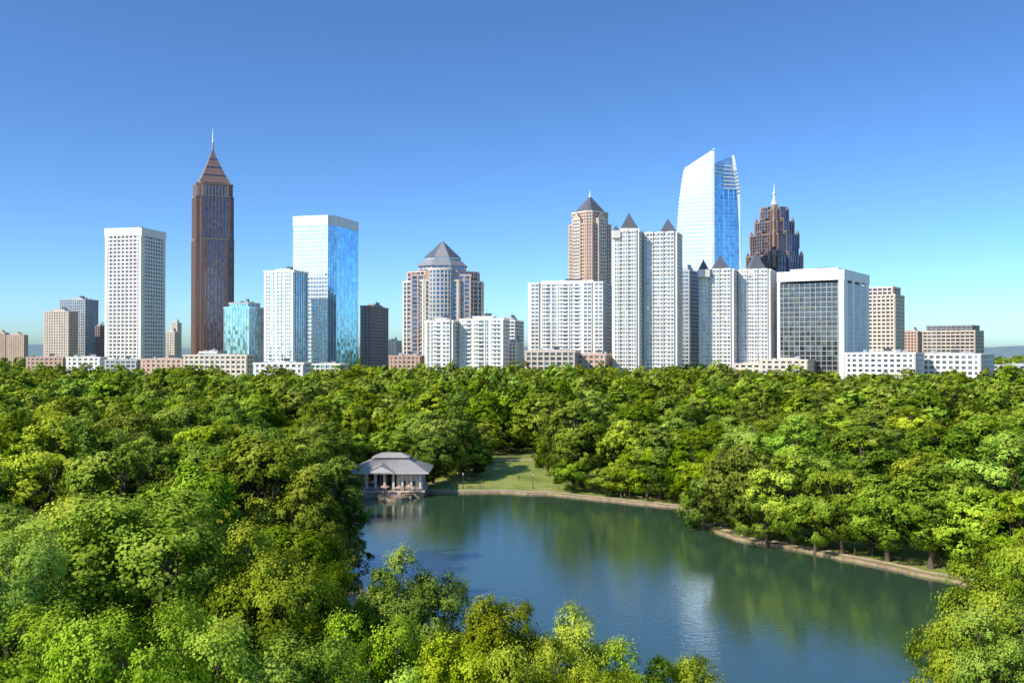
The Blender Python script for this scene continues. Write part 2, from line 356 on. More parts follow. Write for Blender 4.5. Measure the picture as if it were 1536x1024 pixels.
# dark stepped tower
d=1120;s=MB('stepped_deco_office_tower');cx=(1174-CX)/F*d;cy=d+35;rot=math.radians(45-15)
FOOT.append((cx,cy,45))
tiers=[(0,382,25,6),(382,350,22,6),(350,330,17.5,5),(330,312,12.5,4)]
for i,(ya,yb,h,c) in enumerate(tiers):
    z0=0 if i==0 else zt(ya,d); z1=zt(yb,d)
    curtain(s,rp(notch(h,c),cx,cy,rot),z0,z1,3.9,4.2,.8,.5,'taupe','gnavy',.5,corner=1.2,par=1.5,pw='brown',roof='slate')
    for sx,sy in((1,1),(1,-1),(-1,1),(-1,-1)):
        pc=[(sx*(h-c*.6)+a,sy*(h-c*.6)+b) for a,b in((1.6,-1.6),(1.6,1.6),(-1.6,1.6),(-1.6,-1.6))]
        q=rp(pc,cx,cy,rot); s.prism(q,z1-14,z1+3,'taupe'); m=(sum(a for a,_ in q)/4,sum(b for _,b in q)/4,z1+7.5); s.pyramid(q,z1+3,m,'brownroof')
    for a in range(4):
        ang=rot+a*math.pi/2; 
        q=[(cx+math.cos(ang)*x-math.sin(ang)*y,cy+math.sin(ang)*x+math.cos(ang)*y) for x,y in((h-2,-4),(h+1.2,-4),(h+1.2,4),(h-2,4))]
        curtain(s,q,z0,z1+4,3.9,4,.7,.5,'taupe','gnavy',.3,par=1)
z=zt(312,d); s.loft(regular(cx,cy,7,8),z,regular(cx,cy,4.2,8),zt(300,d),'taupe',top='white2')
s.loft(regular(cx,cy,4,8),zt(301,d),regular(cx,cy,2.2,8),zt(293,d),'white2',top='white2')
s.loft(regular(cx,cy,1.8,8),zt(293,d),regular(cx,cy,.9,8),zt(283,d),'white2'); s.prism(regular(cx,cy,2.2,8),zt(284,d),zt(282,d),'white2')
s.loft(regular(cx,cy,.8,6),zt(282,d),regular(cx,cy,.2,6),zt(267,d),'white2'); s.done()
# dark glass building in white frame
d=790;s=MB('white_framed_glass_office_building');p=rect(1168,1265,1302,d,34);z=zt(404,d)
curtain(s,p,0,z-10,3.9,[4,4,4,4.4],[1.3,1,1,.35],[.5,.8,.8,.4],['white2','white','white','grey'],['gpale','gdark','gdark','ggreen'],.3,corner=.6,par=0,pw=['white2','white','white','grey'])
s.prism(offs(p,1.2),z-8,z,'white2'); 
P=Vector(p[3]);Q=Vector(p[0]);L=(Q-P).length;u=(Q-P)/L;nn=Vector((u.y,-u.x))
s.ebox(P,u,nn,-1,1.6,-1,1.1,0,z-8,'white2'); s.ebox(P,u,nn,L-3.4,L+.9,-2,1.1,0,z-8,'white2')
P=Vector(p[0]);Q=Vector(p[1]);L2=(Q-P).length;u2=(Q-P)/L2;n2_=Vector((u2.y,-u2.x))
for a,b in((1.0,9),(24,30),(46,50),(L2-10,L2)): s.ebox(P,u2,n2_,a,b,-.3,.9,0,z-8,'white2')
rooftop(s,p,z,'white2',.75,2.5); s.done()
d=1000;s=MB('cream_office_building');p=rect(1296,1342,1356,d,34);curtain(s,p,0,zt(443,d),4,4.5,1.3,1.9,'cream','gdark',.5);
c=[tuple(Vector(a)*.8+sum((Vector(q) for q in p),Vector((0,0)))/4*.2) for a in p];curtain(s,c,zt(443,d),zt(431,d),4,4.5,1.0,1.3,'cream','gviolet',.5);s.done()
d=1100;s=MB('long_taupe_office_building');p=rect(1384,1462,1475,d,38);curtain(s,p,0,zt(497,d),4,5,.8,1.6,'beige','gdark',.4);
c=[tuple(Vector(a)*.86+sum((Vector(q) for q in p),Vector((0,0)))/4*.14) for a in p];curtain(s,c,zt(497,d),zt(489,d),3.5,5,.8,1.2,'zinc','gdark',.4);s.done()
for (nm,l,c,r,y,d,th,w,g,fh,ba,pi,sp) in [
 ('beige_office_building',66,103,117,468,1300,10,'beige','gdark',3.6,3.6,1.6,1.7),
 ('grey_glass_office_building',90,128,147,450,1350,12,'grey','gnavy',3.6,3.2,.9,1.3),
 ('low_brick_building',143,150,157,490,1350,12,'taupe','gdark',3.6,4,1.2,1.5),
 ('distant_apartment_building',-10,8,14,500,1900,5,'pink','gdark',3.6,4,1.2,1.5),
 ('distant_apartment_building',10,36,42,503,1850,5,'pink','gdark',3.6,4,1.6,1.7),
 ('distant_apartment_building',247,262,270,499,1500,10,'cream','gdark',3.6,4,1.6,1.7),
 ('distant_apartment_building',257,266,272,485,1700,10,'cream','gdark',3.6,4,1.6,1.7),
 ('distant_apartment_building',580,594,602,512,1500,10,'cream','gdark',3.6,4,1.6,1.7),
 ('distant_apartment_building',762,775,784,515,950,10,'white','gdark',3.6,4,1.6,1.7),
 ('cream_office_building',1356,1376,1384,498,1200,30,'pink','gdark',3.6,4,1.4,1.7),
 ('low_brick_building',40,95,104,537,1000,8,'brick','gdark',4,5,2,2),
 ('low_white_building',100,150,160,537,930,8,'white','gdark',4,6,2.4,2),
 ('low_grey_building',158,205,214,541,920,8,'grey','gdark',4,5,1.4,1.6),
 ('low_beige_building',212,280,290,540,880,8,'pink','gdark',4,5,2.4,2),
 ('low_cream_building',276,370,381,534,820,8,'cream','gdark',4,4.4,1.6,1.9),
 ('low_cream_building',300,325,332,529,835,8,'white','gdark',4,4.4,1.6,1.9),
 ('low_white_building',381,455,466,546,760,8,'white','gdark',4,5,2.2,2),
 ('low_white_building',466,510,522,547,900,8,'white','gblue',4,5,1,1),
 ('low_brick_building',584,630,641,535,880,10,'brick','gdark',3.8,4,1.8,1.9),
 ('low_grey_building',788,862,871,528,780,10,'beige','gdark',4,5,1.2,1.3),
 ('low_brick_building',866,908,921,533,790,14,'pink','gdark',4,5,1.9,2),
 ('low_beige_building',1140,1210,1228,541,770,25,'cream','gdark',4,5,2,2),
 ('low_white_building',1268,1372,1385,531,715,32,'white','gdark',3.9,4.6,1.7,1.8),
 ('low_white_building',1365,1470,1490,533,730,34,'white','gcondo',3.9,4.6,1.7,1.8),
 ('low_grey_building',1487,1560,1580,549,900,40,'grey','gdark',4,6,2,2),
 ('low_beige_building',1100,1150,1165,547,800,25,'cream','gdark',4,5,2,2)]:
    s=MB(nm);p=rect(l,c,r,d,th);z=zt(y,d);curtain(s,p,0,z,fh,ba,pi,sp,w,g,.4,par=1.2)
    rooftop(s,p,z,'grey' if random.random()<.5 else w,.35 if z<60 else .45,2.0 if z<45 else 4);s.done()
# ------------------------------------------------------------ lake outline
L0=[(-40,279),(-22,279),(-5,280),(11,276),(23,266),(39,255),(47,247),(50,238),(46,226),(44,220),(49,208),(58,199),(66,187),(74,176),(78,168),(86,150),(88,128),(80,106),(58,97),(36,97),(18,104),(2,112),(-12,124),(-20,148),(-26,170),(-34,190),(-44,210),(-50,240),(-48,266)]
def chaikin(p,k):
    for _ in range(k):
        q=[]
        for i in range(len(p)):
            a,b=p[i],p[(i+1)%len(p)]
            q.append((a[0]*.75+b[0]*.25,a[1]*.75+b[1]*.25)); q.append((a[0]*.25+b[0]*.75,a[1]*.25+b[1]*.75))
        p=q
    return p
LK=chaikin(L0,3)
LK=np.array([(x+1.2*noise.noise(Vector((x*.16,y*.16,1)))+.6*noise.noise(Vector((x*.5,y*.5,4))),y+1.7*noise.noise(Vector((x*.16,y*.16,7)))+.6*noise.noise(Vector((x*.5,y*.5,9)))) for x,y in LK])
LA=LK; LB=np.roll(LK,-1,0); LE=LB-LA; LL=(LE**2).sum(1)
def sdist(x,y):
    x=np.asarray(x,float);y=np.asarray(y,float)
    if x.size<6:
        out=[]
        for a,b in zip(x.ravel(),y.ravel()):
            w=np.array([a,b])-LA; t=np.clip((w*LE).sum(1)/LL,0,1); dd=np.hypot(*(w-LE*t[:,None]).T).min()
            c=((LA[:,1]>b)!=(LB[:,1]>b)); xx=LE[:,0]*(b-LA[:,1])/np.where(LE[:,1]==0,1e-9,LE[:,1])+LA[:,0]
            out.append(-dd if (c&(a<xx)).sum()%2 else dd)
        return np.array(out).reshape(x.shape)
    best=np.full(x.shape,1e9); inside=np.zeros(x.shape,bool)
    for i in range(len(LK)):
        ax,ay=LA[i];ex,ey=LE[i]
        t=np.clip(((x-ax)*ex+(y-ay)*ey)/LL[i],0,1)
        best=np.minimum(best,np.hypot(x-ax-t*ex,y-ay-t*ey))
        c=((ay>y)!=(ay+ey>y))&(x<ex*(y-ay)/(ey if ey!=0 else 1e-9)+ax)
        inside^=c
    return np.where(inside,-best,best)
def height(x,y):
    sd=sdist(x,y); x=np.asarray(x,float);y=np.asarray(y,float)
    out=.42+np.clip((sd-5.5)/50,0,1)*3.4+np.clip((np.hypot(x,y)-380)/300,0,1)*3
    out=out+.3*np.sin(x*.05)*np.cos(y*.043)*np.clip((sd-6)/20,0,1)
    return np.where(sd>0,out,np.clip(.42+sd*1.0,-2,1))
def axis(lo,hi,step,ext):
    a=list(np.arange(lo,hi+.1,step)); g=step
    b=a[-1]; 
    while b<ext: g*=1.35; b+=g; a.append(b)
    g=step;b=a[0]
    while b>-ext: g*=1.35; b-=g; a.insert(0,b)
    return np.array(a)
ax=axis(-70,110,1.4,14000); ay=axis(90,400,1.6,14000)
GX,GY=np.meshgrid(ax,ay); GZ=height(GX,GY)
nx,ny=len(ax),len(ay)
vv=np.stack([GX.ravel(),GY.ravel(),GZ.ravel()],1)
idx=np.arange(nx*ny).reshape(ny,nx)
ff=np.stack([idx[:-1,:-1].ravel(),idx[:-1,1:].ravel(),idx[1:,1:].ravel(),idx[1:,:-1].ravel()],1)
def npmesh(name,v,f,mi=None,tint=None,smooth=False):
    me=D.meshes.new(name); me.vertices.add(len(v)); me.vertices.foreach_set('co',v.astype(np.float32).ravel())
    me.loops.add(f.size); me.loops.foreach_set('vertex_index',f.astype(np.int32).ravel())
    me.polygons.add(len(f)); me.polygons.foreach_set('loop_start',np.arange(0,f.size,4,dtype=np.int32))
    if mi is not None: me.polygons.foreach_set('material_index',mi.astype(np.int32))
    if tint is not None:
        a=me.attributes.new('tint','FLOAT','FACE'); a.data.foreach_set('value',tint.astype(np.float32))
    me.update(calc_edges=True)
    if smooth: me.polygons.foreach_set('use_smooth',np.ones(len(f),bool))
    return me
m,nt,b=newmat('grass_ground')
tc=N(nt,'ShaderNodeTexCoord');no=N(nt,'ShaderNodeTexNoise');no.inputs['Scale'].default_value=.09;no.inputs['Detail'].default_value=8
nt.links.new(tc.outputs['Object'],no.inputs['Vector'])
n2=N(nt,'ShaderNodeTexNoise');n2.inputs['Scale'].default_value=2.5;n2.inputs['Detail'].default_value=4;nt.links.new(tc.outputs['Object'],n2.inputs['Vector'])
f_=mathn(nt,'ADD',mathn(nt,'MULTIPLY',no.outputs['Fac'],.7),mathn(nt,'MULTIPLY',n2.outputs['Fac'],.3))
nt.links.new(ramp(nt,f_,[(.3,(.10,.14,.02)),(.48,(.25,.31,.05)),(.6,(.36,.35,.10)),(.72,(.42,.33,.19))]),b.inputs['Base Color']);b.inputs['Roughness'].default_value=.95
me=npmesh('ground',vv,ff,smooth=True); me.materials.append(m); link(D.objects.new('ground',me))
# lake water
m,nt,b=newmat('lake_water')
b.inputs['Base Color'].default_value=(.045,.095,.050,1);b.inputs['Roughness'].default_value=.03;b.inputs['IOR'].default_value=3.1
tc=N(nt,'ShaderNodeTexCoord')
hs=[]
for sc,det,wt,st in((.5,3,.046,(1,1.9,1)),(1.6,3,.038,(1,1.7,1)),(.06,2,.05,(1,1,1))):
    mp=N(nt,'ShaderNodeMapping');mp.inputs['Scale'].default_value=st;nt.links.new(tc.outputs['Object'],mp.inputs[0])
    no=N(nt,'ShaderNodeTexNoise');no.inputs['Scale'].default_value=sc;no.inputs['Detail'].default_value=det;nt.links.new(mp.outputs[0],no.inputs['Vector'])
    hs.append(mathn(nt,'MULTIPLY',no.outputs['Fac'],wt))
h_=mathn(nt,'ADD',mathn(nt,'ADD',hs[0],hs[1]),hs[2])
bp=N(nt,'ShaderNodeBump');bp.inputs['Strength'].default_value=1;bp.inputs['Distance'].default_value=.46;nt.links.new(h_,bp.inputs['Height']);nt.links.new(bp.outputs[0],b.inputs['Normal'])
me=D.meshes.new('lake_water');me.from_pydata([(-60,92,0),(98,92,0),(98,286,0),(-60,286,0)],[],[(0,1,2,3)]);me.materials.append(m);link(D.objects.new('lake_water',me))
def strip(name,pts,prof,mat,closed=False,jz=None):
    pts=[Vector(p) for p in pts]; n=len(pts); V=[];Fc=[]
    for i in range(n):
        a=pts[i-1] if (i>0 or closed) else pts[i]; c=pts[(i+1)%n] if (i<n-1 or closed) else pts[i]
        t=(c-a).normalized(); nn=Vector((-t.y,t.x))
        for o,z in prof:
            q=pts[i]+nn*o; V.append((q.x,q.y,z+(jz(q.x,q.y) if jz else 0)))
    k=len(prof)
    for i in range(n if closed else n-1):
        for j in range(k-1):
            a=i*k+j;b_=((i+1)%n)*k+j; Fc.append((a,a+1,b_+1,b_))
    me=D.meshes.new(name);me.from_pydata(V,[],Fc);me.materials.append(mat);return link(D.objects.new(name,me))
area=sum(LK[i-1][0]*LK[i][1]-LK[i][0]*LK[i-1][1] for i in range(len(LK)))
LKo=[tuple(p) for p in (LK if area<0 else LK[::-1])]
M['bank']=wall('earth_bank',(.34,.24,.15),.95,.5,.8)
strip('stone_shore_wall',LKo,[(-.7,-.8),(-.25,.15),(-.1,.47),(.45,.50),(.7,.3)],M['bank'],True)
mp_=wall('sandy_path',(.66,.50,.34),.95,.3,.6)
strip('lakeside_path',LKo,[(1.3,.46),(3.1,.46)],mp_,True)
hz=lambda x,y: float(height(np.array([x]),np.array([y]))[0])
strip('lawn_path',[(-12,327),(-4,331),(6,330),(16,333),(30,340)],[(-.8,.11),(0,.13),(.8,.11)],mp_,False,hz)
# ------------------------------------------------------------ pavilion
def pavilion():
    root=link(D.objects.new('lakeside_pavilion',None)); root.location=(0,0,0)
    def part(s):
        o=s.done(); o.parent=root; return o
    B=lambda x0,x1,y0,y1:[(x1,y0),(x1,y1),(x0,y1),(x0,y0)]
    s=MB('terrace');s.prism(B(-43,-24,270.5,286),-1.5,1.5,'stone');s.prism(B(-36,-27,266.5,270.4),-1.5,1.1,'stone');s.prism(regular(-31.5,266.5,3.6,14),-1.5,1.0,'stone')
    s.prism(B(-43.3,-23.7,270.2,286.2),1.5,1.7,'cream')
    for k in range(4): s.prism(B(-33.5,-30,270.35-.45*(k+1),270.35-.45*k),1.1,1.62-.13*k,'cream')
    part(s)
    s=MB('columns')
    for x in np.linspace(-42,-25,8):
        s.prism(B(x-.3,x+.3,271.2,271.8),1.7,6.3,'whitepaint'); s.prism(B(x-.45,x+.45,271.05,271.95),1.7,2.5,'stone'); s.prism(B(x-.42,x+.42,271.08,271.92),6.0,6.35,'whitepaint')
    for y in np.linspace(274.5,285,4):
        for x in(-42,-25): s.prism(B(x-.3,x+.3,y-.3,y+.3),1.7,6.3,'whitepaint')
    s.prism(B(-42.5,-24.5,270.9,272.1),6.35,6.95,'whitepaint');s.prism(B(-42.5,-41.5,272.1,285.5),6.35,6.95,'whitepaint');s.prism(B(-25.5,-24.5,272.1,285.5),6.35,6.95,'whitepaint');part(s)
    s=MB('walls');curtain(s,B(-40,-33,277,284),1.7,6.5,4.8,2,.35,.9,'tan','gdark',.1,par=0);s.prism(B(-31.5,-25.5,272.4,284),1.7,6.5,'cream')
    s.prism(B(-30.5,-29,272.2,272.39),1.7,4.3,'dgrey');s.prism(B(-28.2,-26.4,272.2,272.39),2.8,4.3,'gdark');part(s)
    s=MB('roof')
    e=B(-45,-22.5,269.2,287);r=B(-38.5,-28.7,276,280.5)
    s.loft(e,6.6,e,6.85,'whitepaint',bot='whitepaint');s.loft(e,6.85,r,9.9,'metalroof',top='metalroof')
    r2=B(-38,-29.2,276.2,280.3);s.loft(r2,9.9,r2,10.3,'whitepaint')
    e2=B(-38.9,-28.3,275.3,281.2);t2=B(-36.2,-31,278.1,278.3);s.loft(e2,10.3,t2,11.5,'metalroof',top='metalroof',bot='whitepaint')
    for t in np.linspace(.03,.97,26):
        x0=-45+22.5*t;x1=-38.5+9.8*t
        s.loft([(x0+.07,269.2),(x0+.07,269.4),(x0-.07,269.4),(x0-.07,269.2)],6.9,[(x1+.07,276),(x1+.07,276.2),(x1-.07,276.2),(x1-.07,276)],10.02,'zinc')
    for sx in (-1,1): s.face([(-35.5+sx*4,268.9,6.85),(-35.5,268.9,8.85),(-35.5,274.5,9.25),(-35.5+sx*4,272,7.15)] if sx>0 else [(-35.5-4,268.9,6.85),(-35.5-4,272,7.15),(-35.5,274.5,9.25),(-35.5,268.9,8.85)],'metalroof')
    s.face([(-39.3,269.05,6.85),(-31.7,269.05,6.85),(-35.5,269.05,8.7)],'whitepaint');part(s)
    s=MB('railing')
    for a,b_ in((-42.8,-34),(-29.5,-24.2)):
        s.prism(B(a,b_,270.5,270.6),2.65,2.75,'whitepaint')
        for x in np.arange(a,b_,.6): s.prism(B(x,x+.08,270.5,270.58),1.7,2.65,'whitepaint')
    part(s)
    s=MB('patio_umbrellas')
    for x,y in((-38,271.9),(-27.5,268.5),(-34.2,267.8),(-30,266)):
        zb=1.1 if y<270.4 else 1.7
        s.prism(regular(x,y,.05,6),zb,zb+2.6,'wood');s.pyramid(regular(x,y,1.4,8),zb+2.2,(x,y,zb+2.9),'brick');s.prism(regular(x+.3,y,.5,8),zb+.7,zb+.78,'wood');s.prism(regular(x+.3,y,.06,6),zb,zb+.7,'wood')
    part(s)
pavilion()
def bench(x,y,a):
    root=link(D.objects.new('park_bench',None));root.location=(x,y,hz(x,y));root.rotation_euler=(0,0,a)
    def pt(nm,bxs,k):
        s=MB(nm)
        for (x0,x1,y0,y1,z0,z1) in bxs: s.prism([(x1,y0),(x1,y1),(x0,y1),(x0,y0)],z0,z1,k)
        s.done(root)
    pt('seat',[(-.9,.9,-.25+i*.17,-.12+i*.17,.43,.47) for i in range(3)],'wood')
    pt('backrest',[(-.9,.9,.27,.31,.55+i*.16,.67+i*.16) for i in range(2)],'wood')
    pt('legs',[(sx-.04,sx+.04,-.25,.3,0,.42) for sx in(-.8,.8)]+[(sx-.04,sx+.04,.24,.3,.42,.85) for sx in(-.8,.8)],'dgrey')
def lamp(x,y):
    root=link(D.objects.new('street_lamp',None));root.location=(x,y,hz(x,y))
    s=MB('post');s.loft(regular(0,0,.12,8),0,regular(0,0,.06,8),3.8,'dgrey');s.prism(regular(0,0,.2,8),0,.4,'dgrey');s.done(root)
    s=MB('lantern');s.loft(regular(0,0,.14,6),3.8,regular(0,0,.26,6),4.35,'whitepaint');s.pyramid(regular(0,0,.3,6),4.35,(0,0,4.7),'dgrey');s.done(root)
for x,y,a in((-12,285,3.14),(16,280.5,2.8),(34,265,2.6),(72.5,187.5,2.2),(80,176,2.2),(62,200,2.2)): bench(x,y,a)
for x,y in((-14,285.5),(6,284),(69,191)): lamp(x,y)
# ------------------------------------------------------------ people
def person(x,y,face,shirt,pants,stride=.25):
    P=[(0,0,.95),(0,0,1.2),(0,.0,1.42),(0,-.01,1.52),(0,-.02,1.66),
       (.1,0,.9),(.11,-stride*.5,.5),(.11,-stride*.6,.08),(.11,-stride*.6-.16,.04),
       (-.1,0,.9),(-.11,stride*.3,.5),(-.11,stride*.9,.1),(-.11,stride*.9-.15,.04),
       (.2,0,1.4),(.26,stride*.3,1.13),(.25,stride*.2-.08,.88),(.25,stride*.2-.12,.79),
       (-.2,0,1.4),(-.26,-stride*.3,1.13),(-.25,-stride*.6-.05,.9),(-.25,-stride*.7-.07,.81)]
    E=[(0,1),(1,2),(2,3),(3,4),(0,5),(5,6),(6,7),(7,8),(0,9),(9,10),(10,11),(11,12),(2,13),(13,14),(14,15),(15,16),(2,17),(17,18),(18,19),(19,20)]
    R=[.15,.14,.16,.06,.11,.09,.065,.045,.04,.09,.065,.045,.04,.065,.045,.035,.035,.065,.045,.035,.035]
    me=D.meshes.new('person');me.from_pydata(P,E,[]);o=D.objects.new('person',me);link(o)
    o.modifiers.new('Skin','SKIN')
    sv=me.skin_vertices[0].data if me.skin_vertices else None
    if sv:
        for i,r in enumerate(R): sv[i].radius=(r,r*.85)
        sv[0].use_root=True
    o.modifiers.new('Sub','SUBSURF').levels=1; o.modifiers['Sub'].render_levels=1
    m,nt,b=newmat('clothing'); tc=N(nt,'ShaderNodeTexCoord');sp=N(nt,'ShaderNodeSeparateXYZ');nt.links.new(tc.outputs['Object'],sp.inputs[0])
    zz_=mathn(nt,'DIVIDE',sp.outputs['Z'],2.0)
    nt.links.new(ramp(nt,zz_,[(0,(.05,.05,.05)),(.05,pants),(.49,shirt),(.735,(.45,.28,.2)),(.85,(.05,.03,.02))],'CONSTANT'),b.inputs['Base Color']);b.inputs['Roughness'].default_value=.85
    me.materials.append(m);o.location=(x,y,hz(x,y)+.05);o.rotation_euler=(0,0,face)
for i,(x,y,fa) in enumerate(((-17,281.5,1.4),(-9,282.8,-1.5),(-8.2,283.1,-1.5),(13,279,1.2),(29,265.5,1.0),(29.9,264.7,1.0),(36,259.5,-2),(2,296,0),(50,211.5,.8),(66,192,.8))):
    person(x,y,fa,random.choice([(.7,.7,.7),(.5,.06,.05),(.08,.15,.4),(.6,.35,.08),(.1,.1,.1)]),random.choice([(.04,.05,.1),(.25,.2,.13),(.03,.03,.03)]))
# ------------------------------------------------------------ trees
m,nt,b=newmat('leaves');MLEAF=m
nt.nodes.remove(b); out=nt.nodes['Material Output']
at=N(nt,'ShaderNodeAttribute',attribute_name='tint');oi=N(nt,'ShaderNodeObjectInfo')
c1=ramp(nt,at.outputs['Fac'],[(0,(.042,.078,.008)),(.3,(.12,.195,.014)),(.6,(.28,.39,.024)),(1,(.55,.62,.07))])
hsv=N(nt,'ShaderNodeHueSaturation')
nt.links.new(c1,hsv.inputs['Color'])
nt.links.new(mathn(nt,'ADD',mathn(nt,'MULTIPLY',oi.outputs['Random'],.04),.482),hsv.inputs['Hue'])
r2=mathn(nt,'FRACT',mathn(nt,'MULTIPLY',oi.outputs['Random'],7.13))
nt.links.new(mathn(nt,'ADD',mathn(nt,'MULTIPLY',r2,.7),.58),hsv.inputs['Value'])
r3=mathn(nt,'FRACT',mathn(nt,'MULTIPLY',oi.outputs['Random'],13.7))
nt.links.new(mathn(nt,'ADD',mathn(nt,'MULTIPLY',r3,.12),.93),hsv.inputs['Saturation'])
di=N(nt,'ShaderNodeBsdfDiffuse');tr=N(nt,'ShaderNodeBsdfTranslucent')
nt.links.new(hsv.outputs[0],di.inputs['Color']);nt.links.new(hsv.outputs[0],tr.inputs['Color'])
m1=N(nt,'ShaderNodeMixShader');m1.inputs[0].default_value=.2;nt.links.new(di.outputs[0],m1.inputs[1]);nt.links.new(tr.outputs[0],m1.inputs[2])
nt.links.new(m1.outputs[0],out.inputs[0])
MBARK=wall('bark',(.12,.09,.065),.9,.3,3)
def unit(a): return a/np.maximum(1e-6,np.linalg.norm(a,axis=-1,keepdims=True))
def tube(V,Fc,pts,rad,sides=6):
    base=len(V)
    for i,(p,r) in enumerate(zip(pts,rad)):
        for k in range(sides):
            a=2*math.pi*k/sides; V.append((p[0]+r*math.cos(a),p[1]+r*math.sin(a),p[2]))
    for i in range(len(pts)-1):
        for k in range(sides):
            a=base+i*sides+k;b_=base+i*sides+(k+1)%sides; Fc.append((a,b_,b_+sides,a+sides))
def make_tree(name,seed,nl,ns,nf,leaf,R=8.,H=22.,style=0,rr=(.28,.42),ts=0.,frr=(.5,.78),ow=.6):
    g=np.random.default_rng(seed)
    zc=H*.50;sz=H*.49
    k=np.arange(nl)+.5; ph=np.arccos(1-2*k/nl*.97); th=math.pi*(1+5**.5)*k+g.uniform(0,6)
    dirs=np.stack([np.cos(th)*np.sin(ph),np.sin(th)*np.sin(ph),np.cos(ph)],1)
    dirs=unit(dirs+g.normal(0,.2,dirs.shape))
    fr=g.uniform(*frr,nl)
    wz=np.array([R,R,sz]); lob=dirs*fr[:,None]*wz
    ba=g.uniform(0,6.28); lob[:,:2]*=(1+.22*np.cos(np.arctan2(lob[:,1],lob[:,0])-ba)*1.0)[:,None]
    if style==1: lob[:,:2]*=np.clip(1.1-.4*(lob[:,2:]/sz),.5,1.25)
    elif style==2: lob[:,:2]*=np.clip(1.0-.55*(lob[:,2:]/sz),.35,1.2)
    else: lob[:,:2]*=np.where(lob[:,2:]<0,1.12,1.)
    rl=g.uniform(*rr,nl)*R
    fillN=max(3,nl//5); lob=np.vstack([lob,g.normal(0,.2,(fillN,3))*wz]); rl=np.append(rl,g.uniform(.34,.44,fillN)*R)
    nlt=len(lob)
    ctr=lob+np.array([0,0,zc])
    od=unit(lob/wz)
    sd=unit(g.normal(0,1,(nlt,ns,3))+1.0*od[:,None,:]+np.array([0,0,.3]))
    sub=ctr[:,None,:]+sd*rl[:,None,None]*g.uniform(.70,1.14,(nlt,ns,1))*np.array([1,1,.95])
    rs=g.uniform(.045,.115,(nlt,ns))*R
    ld=unit(g.normal(0,1,(nlt,ns,nf,3)))
    pos=sub[:,:,None,:]+ld*(rs[:,:,None,None]*g.uniform(.2,1.35,(nlt,ns,nf,1)))*np.array([1,1,.85])
    cn=unit((pos-np.array([0,0,zc]))/wz)
    nrm=unit(.75*sd[:,:,None,:]+ow*cn+.3*ld+g.normal(0,.22,ld.shape))
    rad=np.linalg.norm((pos-np.array([0,0,zc]))/wz,axis=-1)
    subt=g.uniform(-.16,.16,(nlt,ns,1)); lobt=g.uniform(-.12,.12,(nlt,1,1))
    tint=.5+ts+subt+lobt+g.normal(0,.11,(nlt,ns,nf))+.10*(ld[...,2])+.14*(sd[:,:,None,2]-.25)+.12*cn[...,2]+.75*(np.clip(rad,0,1.05)-.88)  # inner-crown shade painted into the leaf tint for contrast; upper leaves tinted lighter
    pos=pos.reshape(-1,3);nrm=nrm.reshape(-1,3);tint=np.clip(tint.reshape(-1),0,1)
    keep=(pos[:,2]>H*.03)&(rad.reshape(-1)>.33); pos,nrm,tint=pos[keep],nrm[keep],tint[keep]
    a=unit(np.cross(nrm,g.normal(0,1,nrm.shape)));b_=np.cross(nrm,a)
    s1=leaf*g.uniform(.6,1.2,(len(pos),1));s2=s1*.66
    fold=nrm*s1*.12
    q=np.stack([pos-a*s1*.5,pos-b_*s2*.5-fold,pos+a*s1*.5,pos+b_*s2*.5-fold],1).reshape(-1,3)
    V=[];Fc=[]
    tr_=[(0,0,-.5),(0,0,1.2),(g.normal(0,.25),g.normal(0,.25),H*.25),(g.normal(0,.4),g.normal(0,.4),H*.5),(g.normal(0,.5),g.normal(0,.5),H*.78)]
    tube(V,Fc,tr_,[.62,.42,.36,.26,.08],9)
    for i in range(nlt):
        c=ctr[i]; z0=min(H*.55,max(H*.12,c[2]*.55-1))
        st=(0,0,z0); md=(c[0]*.5,c[1]*.5,z0+(c[2]-z0)*.42)
        tube(V,Fc,[st,md,tuple(c)],[.19,.12,.05],5)
        for j in range(0,ns,max(1,ns//6)):
            tube(V,Fc,[tuple(c),tuple(sub[i,j])],[.06,.02],4)
    V=np.array(V,float);Fc=np.array(Fc)
    f=np.arange(len(q)).reshape(-1,4)+len(V)
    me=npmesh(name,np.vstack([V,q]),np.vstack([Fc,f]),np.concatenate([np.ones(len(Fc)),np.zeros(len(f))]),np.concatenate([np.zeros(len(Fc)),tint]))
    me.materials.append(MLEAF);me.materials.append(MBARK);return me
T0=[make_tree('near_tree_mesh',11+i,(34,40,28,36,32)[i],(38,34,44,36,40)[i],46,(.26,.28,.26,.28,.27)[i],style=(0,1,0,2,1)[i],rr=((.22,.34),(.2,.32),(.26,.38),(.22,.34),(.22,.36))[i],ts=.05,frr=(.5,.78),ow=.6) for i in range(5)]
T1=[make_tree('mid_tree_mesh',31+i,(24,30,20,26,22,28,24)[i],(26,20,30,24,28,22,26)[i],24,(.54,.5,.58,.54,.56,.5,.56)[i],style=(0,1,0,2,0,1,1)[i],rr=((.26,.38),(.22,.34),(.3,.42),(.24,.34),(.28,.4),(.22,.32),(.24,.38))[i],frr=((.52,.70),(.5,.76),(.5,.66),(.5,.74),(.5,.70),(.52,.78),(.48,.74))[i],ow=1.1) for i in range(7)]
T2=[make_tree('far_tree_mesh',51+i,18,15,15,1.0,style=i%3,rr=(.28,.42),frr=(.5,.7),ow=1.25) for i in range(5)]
canopy=link(D.objects.new('distant_tree_canopy',None))
